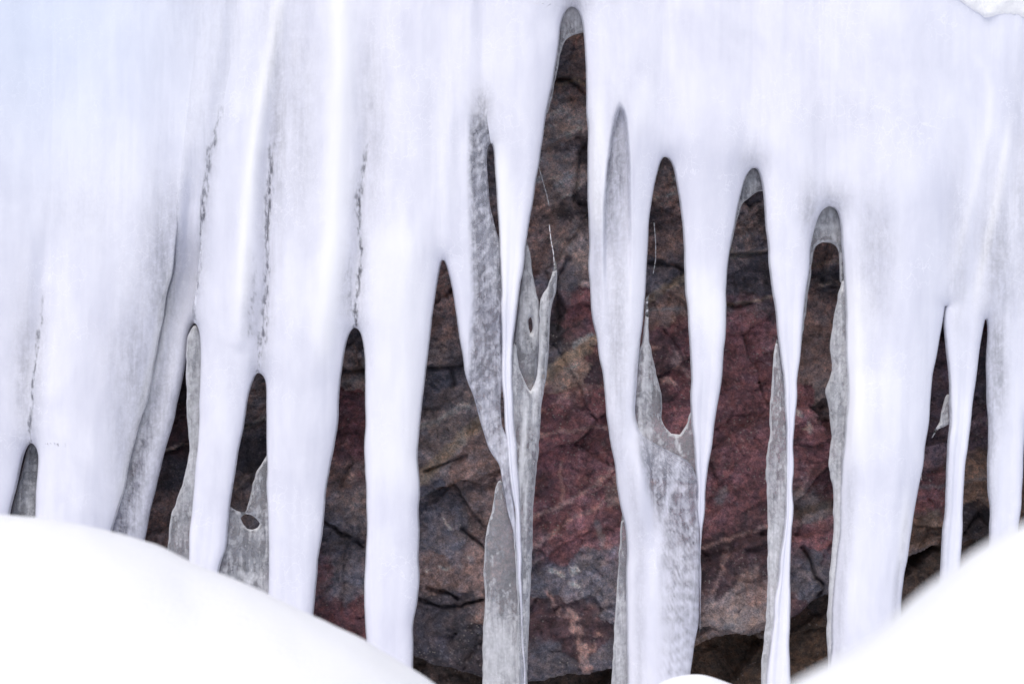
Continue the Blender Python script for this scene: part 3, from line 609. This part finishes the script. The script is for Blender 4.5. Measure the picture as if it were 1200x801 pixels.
# ---------------------------------------------------------------- thin clear veils and fins: closed lens-shaped plates
def densify(poly, step=3.0, wob=0.7, seed=0):
    out = []
    n = len(poly)
    P = np.array(poly, float)
    for i in range(n):
        p0, p1, p2, p3 = P[i-1], P[i], P[(i+1) % n], P[(i+2) % n]
        L = np.hypot(*(p2 - p1)); m = max(1, int(L / step))
        for j in range(m):
            t = j / m
            cr = 0.5 * ((2*p1) + (-p0+p2)*t + (2*p0-5*p1+4*p2-p3)*t*t + (-p0+3*p1-3*p2+p3)*t**3)
            lp = p1 + (p2 - p1) * t
            q = 0.6 * cr + 0.4 * lp
            q = q + wob * np.array([float(vnoise(q[0] / 8, q[1] / 8, seed)), float(vnoise(q[0] / 8, q[1] / 8, seed + 3))])
            out.append((float(q[0]), float(q[1])))
    return out
def veil(name, poly, parent, y=0.02, thick=0.010, rim=9, clar=0.75, holes=(), seed=1, cfun=None, label=None, cell=3.2, group=None, frost=None):
    loops = [densify(poly, seed=seed)] + [densify(h, 1.5, 0.3, seed) for h in holes]
    pts = []; edges = []
    for lp in loops:
        o = len(pts); pts += lp; edges += [(o + i, o + (i + 1) % len(lp)) for i in range(len(lp))]
    nb = len(pts)
    A = np.array(loops[0]); x0, y0 = A.min(0); x1, y1 = A.max(0)
    gx, gy = np.meshgrid(np.arange(x0, x1, cell), np.arange(y0, y1, cell * 1.5)); gx = gx.ravel(); gy = gy.ravel()
    rng = np.random.RandomState(seed); gx = gx + rng.uniform(-.4, .4, len(gx)) * cell * .6; gy = gy + rng.uniform(-.4, .4, len(gy)) * cell * .6
    ok = inside(gx, gy, loops[0])
    for h in loops[1:]: ok &= ~inside(gx, gy, h)
    dd = np.min([seg_dist(gx, gy, l + l[:1]) for l in loops], 0); ok &= dd > 1.3
    # one extra ring close to the border keeps the rim round
    pts += list(zip(gx[ok].tolist(), gy[ok].tolist()))
    v2, e2, f2, ov, oe, of = delaunay_2d_cdt([Vector(p) for p in pts], edges, [], 0, 1e-5)
    v2 = np.array([tuple(v) for v in v2]); F = np.array([f for f in f2 if len(f) == 3])
    cc = v2[F].mean(1); ok = inside(cc[:, 0], cc[:, 1], loops[0])
    for h in loops[1:]: ok &= ~inside(cc[:, 0], cc[:, 1], h)
    F = F[ok]; x, yy = v2[:, 0], v2[:, 1]
    d = np.min([seg_dist(x, yy, l + l[:1]) for l in loops], 0); d[d < 0.05] = 0
    q = np.clip(d / rim, 0, 1); T = thick * np.sqrt(1 - (1 - q) ** 2)
    T = T * (1 + 0.30 * fbm(x / 8, yy / 45, seed + 1, 3)) + np.where(d > 0, 0.0011 * np.sin(yy / 2.2 + x / 6 + 5 * fbm(x / 20, yy / 20, seed + 2, 2)) * q, 0)
    mid = y + 0.012 * fbm(x / 50, yy / 90, seed + 4, 2)
    c = np.full(len(x), clar) if cfun is None else cfun(x, yy)
    c = c * (1 - 0.85 * (1 - sst(d, 0.3, 1.7)))       # bright rounded rim
    fro = np.zeros(len(x)) if frost is None else frost(x, yy)
    n = len(x)
    Vf = np.stack([(x - 600) * S, mid - T, (400.5 - yy) * S], -1); Vb = Vf.copy(); Vb[:, 1] = mid + T
    bmap = np.arange(n) + n; bord = d == 0; bmap[bord] = np.arange(n)[bord]
    a = v2[F[:, 1]] - v2[F[:, 0]]; b = v2[F[:, 2]] - v2[F[:, 0]]; ccw = (a[:, 0] * b[:, 1] - a[:, 1] * b[:, 0]) > 0
    Ff = np.where(ccw[:, None], F[:, ::-1], F); Fb = bmap[Ff][:, ::-1]
    obj, org = parent if parent else (None, (float((Vf[:, 0]).mean()), y, float(Vf[:, 2].max())))
    o = build(name, np.r_[Vf, Vb], np.r_[Ff, Fb], M_VEIL, {'clarity': np.r_[c, c], 'frost': np.r_[fro, fro]}, None, org, obj)
    if label: o['label'] = label
    return o
# leftmost small gap filled with grey ice
veil('ice_fin', [(37, 515), (28, 530), (18, 570), (8, 610), (4, 700), (4, 900), (50, 900), (48, 700), (48, 600), (50, 560), (48, 530)], ICI['edge'], 0.03, .012, 14, .62, seed=3, label='grey clear ice filling the small leftmost gap')
# fin on the left of icicle 'fin'
veil('ice_fin', [(227, 380), (219, 394), (217, 430), (218, 487), (221, 528), (216, 555), (210, 576), (199, 606), (195, 640), (190, 700), (190, 900), (232, 900), (230, 700), (232, 632), (236, 564), (240, 500), (242, 430), (236, 392)],
     ICI['fin'], 0.02, .013, 12, .5, seed=5, cfun=lambda x, y: .42 + .22 * sst(y, 560, 640) + .1 * fbm(x / 4, y / 60, 3, 2), label='smooth grey translucent fin')
# clear pane with a hole in the next gap
veil('clear_ice_pane', [(266, 594), (276, 599), (286, 601), (290, 590), (294, 572), (298, 556), (304, 547), (310, 536), (318, 528), (320, 600), (322, 700), (320, 900), (240, 900), (244, 720), (254, 660), (262, 630)],
     ICI['ribbed'], 0.02, .008, 8, .8, holes=[[(281, 607), (286, 603), (293, 604), (299, 608), (303, 614), (300, 619), (295, 621), (289, 620), (284, 614)]], seed=7,
     cfun=lambda x, y: .68 - .14 * sst(y, 630, 690) + .22 * fbm(x / 8, y / 8, 6, 4), label='clear mottled ice pane with a small hole')
# lower left veil beside the ribbon
veil('ice_fin', [(586, 562), (580, 574), (578, 592), (571, 618), (567, 650), (567, 680), (569, 700), (566, 740), (565, 800), (564, 900), (618, 900), (618, 790), (614, 740), (610, 690), (606, 640), (600, 605), (592, 575)],
     ICI['spine'], 0.02, .011, 11, .7, seed=11, cfun=lambda x, y: .90 - .55 * sst(y - (x - 570) * 1.0, 640, 740) + .16 * fbm(x / 7, y / 16, 8, 3), label='lacy clear ice blade beside the ribbon')
# right hand shards of the spine
veil('ice_fin', [(616, 280), (621, 296), (626, 330), (632, 356), (634, 390), (630, 430), (626, 470), (620, 500), (612, 500), (600, 470), (598, 440), (602, 400), (608, 350), (613, 310)],
     ICI['spine'], 0.035, .009, 7, .78, holes=[[(619.5, 375), (622, 371), (624, 377), (624, 385), (622, 390), (620, 384)]], seed=13,
     cfun=lambda x, y: .46 + .22 * sst(y, 390, 425) + .30 * fbm(x / 5, y / 26, 9, 3), label='clear jagged shard with a small dark hole')
veil('ice_fin', [(651, 305), (653, 320), (652, 340), (646, 362), (644, 395), (642, 425), (638, 455), (634, 480), (632, 510), (628, 560), (624, 600), (624, 640), (621, 700), (618, 760), (615, 820), (612, 900), (606, 900), (606, 700), (600, 600), (594, 520), (594, 470), (598, 420), (603, 400), (606, 410), (608, 430), (614, 444), (622, 458), (629, 440), (631, 415), (632, 380), (634, 350), (640, 338), (646, 325)],
     ICI['spine'], 0.012, .011, 8, .5, seed=15, cfun=lambda x, y: .66 - .45 * np.exp(-((x - 620 + (y - 458) * .09) / 3.5) ** 2) * sst(y, 440, 480) - .30 * np.exp(-((x - 641 + (y - 330) * .10) / 3) ** 2) + .30 * fbm(x / 3.5, y / 60, 10, 3), label='tall pointed shard of grey streaked ice')
veil('ice_fin', [(633, 478), (632, 520), (628, 560), (625, 600), (622, 690), (617, 800), (612, 800), (612, 640), (618, 560), (626, 500)], ICI['spine'], 0.028, .008, 7, .75, seed=17)
# narrow fin left of the paired icicle
veil('ice_fin', [(729, 603), (726, 640), (724, 680), (720, 740), (717, 801), (715, 900), (745, 900), (745, 700), (742, 640), (735, 612)], ICI['pair'], 0.02, .010, 8, .72, seed=19, cfun=lambda x, y: .85 - .4 * sst(y, 640, 740), label='narrow clear fin')
# the wide veil between pair and wedge
veil('clear_ice_pane', [(762, 344), (760, 352), (760, 375), (762, 402), (765, 418), (770, 440), (775, 458), (776, 475), (775, 490), (780, 501), (787, 508), (797, 509), (802, 503), (806, 494), (810, 484), (816, 476), (824, 520), (822, 560), (812, 566), (790, 562), (760, 560), (742, 540), (738, 510), (742, 470), (747, 420), (753, 402), (756, 370), (757, 350)],
     ICI['pair'], 0.012, .012, 11, .7, seed=21,
     cfun=lambda x, y: np.clip(.70 - .30 * sst(y, 560, 700) - .25 * sst(y, 690, 780) - .25 * np.exp(-((x - 757) / 7.0) ** 2) - .25 * np.exp(-((x - 790 + (y - 560) * .35) / 5) ** 2) * sst(y, 540, 570) * (1 - sst(y, 640, 660)) + .16 * fbm(x / 8, y / 7, 12, 3) + .12 * fbm(x / 5, y / 40, 14, 2), 0, 1),
     label='wide lacy clear ice web with a deep curved notch on top')
# left fins of slim and big
veil('ice_fin', [(911, 397), (907, 417), (905, 454), (903, 480), (902, 510), (898, 540), (898, 560), (900, 600), (900, 667), (897, 734), (893, 774), (891, 830), (890, 900), (912, 900), (915, 780), (918, 700), (924, 640), (926, 560), (924, 500), (920, 450), (915, 415)],
     ICI['slim'], 0.008, .011, 9, .5, seed=23, cfun=lambda x, y: .74 - .30 * sst(y, 480, 620) + .12 * fbm(x / 4, y / 50, 15, 2), label='narrow clear fringe')
veil('ice_fin', [(989, 322), (983, 344), (976, 384), (973, 407), (976, 434), (970, 452), (968, 460), (972, 480), (975, 510), (973, 530), (971, 545), (976, 571), (977, 617), (973, 667), (970, 717), (969, 741), (971, 790), (968, 900), (990, 900), (992, 741), (996, 617), (998, 545), (999, 460), (998, 384), (993, 340)],
     ICI['big'], 0.010, .013, 14, .42, seed=25, cfun=lambda x, y: .52 - .30 * sst(y, 520, 640), label='wavy grey clear fringe')
# webs inside the arch tops
veil('ice_web', [(668, 4), (656, 16), (650, 45), (646, 75), (640, 112), (634, 150), (645, 120), (654, 78), (658, 58), (663, 45), (673, 39), (684, 36), (692, 36), (690, 15), (680, 4)], ICI['spine'], 0.04, .008, 10, .5, seed=27,
     cfun=lambda x, y: .40 + .35 * sst(y, 15, 45), label='thin grey web under the tallest arch')
veil('ice_web', [(884, 192), (872, 204), (864, 226), (856, 262), (851, 300), (858, 290), (866, 256), (872, 238), (880, 230), (890, 224), (899, 222), (898, 204)], ICI['wedge'], 0.04, .008, 9, .55, seed=29, cfun=lambda x, y: .55 + .2 * sst(y, 205, 235))
veil('ice_web', [(972, 236), (958, 246), (950, 268), (942, 310), (938, 360), (932, 420), (938, 420), (946, 372), (951, 330), (955, 300), (958, 288), (966, 283), (976, 284), (982, 288), (985, 296), (987, 330), (994, 330), (992, 270), (984, 244)], ICI['slim'], 0.035, .009, 8, .5, seed=31,
     cfun=lambda x, y: .42 + .22 * fbm(x / 7, y / 7, 16, 2) + .2 * sst(y, 255, 280), label='grey web lining the arch above the wavy fringe')
veil('ice_web', [(565, 118), (553, 130), (548, 170), (548, 300), (590, 300), (584, 285), (577, 262), (573, 240), (570.5, 215), (570, 190), (572, 176), (577, 168), (584, 168), (580, 140), (574, 124)], ICI['wing'], 0.035, .006, 6, .8, seed=33, cfun=lambda x, y: .80 + .2 * fbm(x / 5, y / 14, 17, 3))
# hooked sliver by the thin icicle
veil('ice_fin', [(1112, 462), (1108, 470), (1104, 485), (1102, 494), (1096, 506), (1093, 513), (1101, 503), (1109, 499), (1116, 494), (1120, 476), (1119, 463)], ICI['thin'], 0.02, .004, 3, .6, seed=35)

# ---------------------------------------------------------------- frozen drip threads in front of the rock
def thread(pts, label, y, seed):
    rng = random.Random(seed); V = []; F = []
    P = np.array(pts, float); L = np.r_[0, np.cumsum(np.hypot(*np.diff(P, axis=0).T))]
    s = 0
    rings = []
    while s < L[-1]:
        ln = rng.uniform(4, 10)
        for j in range(7):
            t = j / 6; q = min(s + ln * t, L[-1]); x = np.interp(q, L, P[:, 0]); z = np.interp(q, L, P[:, 1])
            r = 0.18 + 0.38 * math.sin(math.pi * t) ** .6; rings.append((x, z, r))
        s += ln
    for (x, z, r) in rings:
        for a in range(8):
            th = a / 8 * 2 * math.pi; V.append(((x + r * math.cos(th) - 600) * S, y + r * math.sin(th) * S, (400.5 - z) * S))
    for i in range(len(rings) - 1):
        for a in range(8):
            b = (a + 1) % 8; F.append((i*8+a, i*8+b, i*8+8+b, i*8+8+a))
    V = np.array(V); o = build('ice_thread', V, F, M_ICE, {'clarity': np.zeros(len(V)), 'frost': np.ones(len(V))}, None, tuple(V[0]))
    tag(o, label, 'ice thread', 'beaded threads of ice hanging in front of the rock')
thread([(632, 187), (637, 205), (642, 222), (645, 236)], 'upper beaded white ice thread in the tallest rock gap', .2, 1)
thread([(644, 262), (646, 280), (649, 296), (650, 310)], 'short beaded ice thread running into the tip of the pointed clear shard', .05, 2)
thread([(772, 256), (774, 280), (774, 300), (771, 318)], 'beaded ice thread in the gap above the wide clear ice web', .2, 3)
thread([(1091, 520), (1090, 545), (1092, 566)], 'fine ice thread in the narrow gap left of the very thin icicle', .15, 5)

# ---------------------------------------------------------------- rind of snow caught on the ice in the top right corner
def snow_clump():
    xs = np.linspace(1085, 1300, 140); n = 30
    V = []; 
    for i, x in enumerate(xs):
        ybot = float(smooth_interp(x, [1080, 1110, 1130, 1150, 1180, 1210, 1300], [-24, -4, 10, 24, 20, 34, 44])) + 3 * float(fbm(x / 14, 0, 5, 3))
        ytop = ybot - 50 - 20 * float(fbm(x / 30, 1, 6, 2))
        for j in range(n):
            a = 2 * math.pi * j / n; ca_, sa_ = math.cos(a), math.sin(a); ca_ = math.copysign(abs(ca_) ** .75, ca_); sa_ = math.copysign(abs(sa_) ** .45, sa_); yy = (ytop + ybot) / 2 - (ytop - ybot) / 2 * ca_
            d = 0.038 + 0.030 * sa_ * (1 + .3 * float(fbm(x / 12, yy / 12, 8, 3)))
            V.append(((x - 600) * S, -d, (400.5 - yy) * S))
    F = [(i*n + j, i*n + (j+1) % n, (i+1)*n + (j+1) % n, (i+1)*n + j) for i in range(len(xs) - 1) for j in range(n)]
    F += [tuple(range(n))[::-1], tuple((len(xs) - 1) * n + j for j in range(n))]
    V = np.array(V); o = build('snow_clump', V, F, M_SNOW, None, None, (1.45, -.1, 1.0))
    tag(o, 'soft white snow clump clinging to the ice in the upper right corner', 'snow clump')
snow_clump()
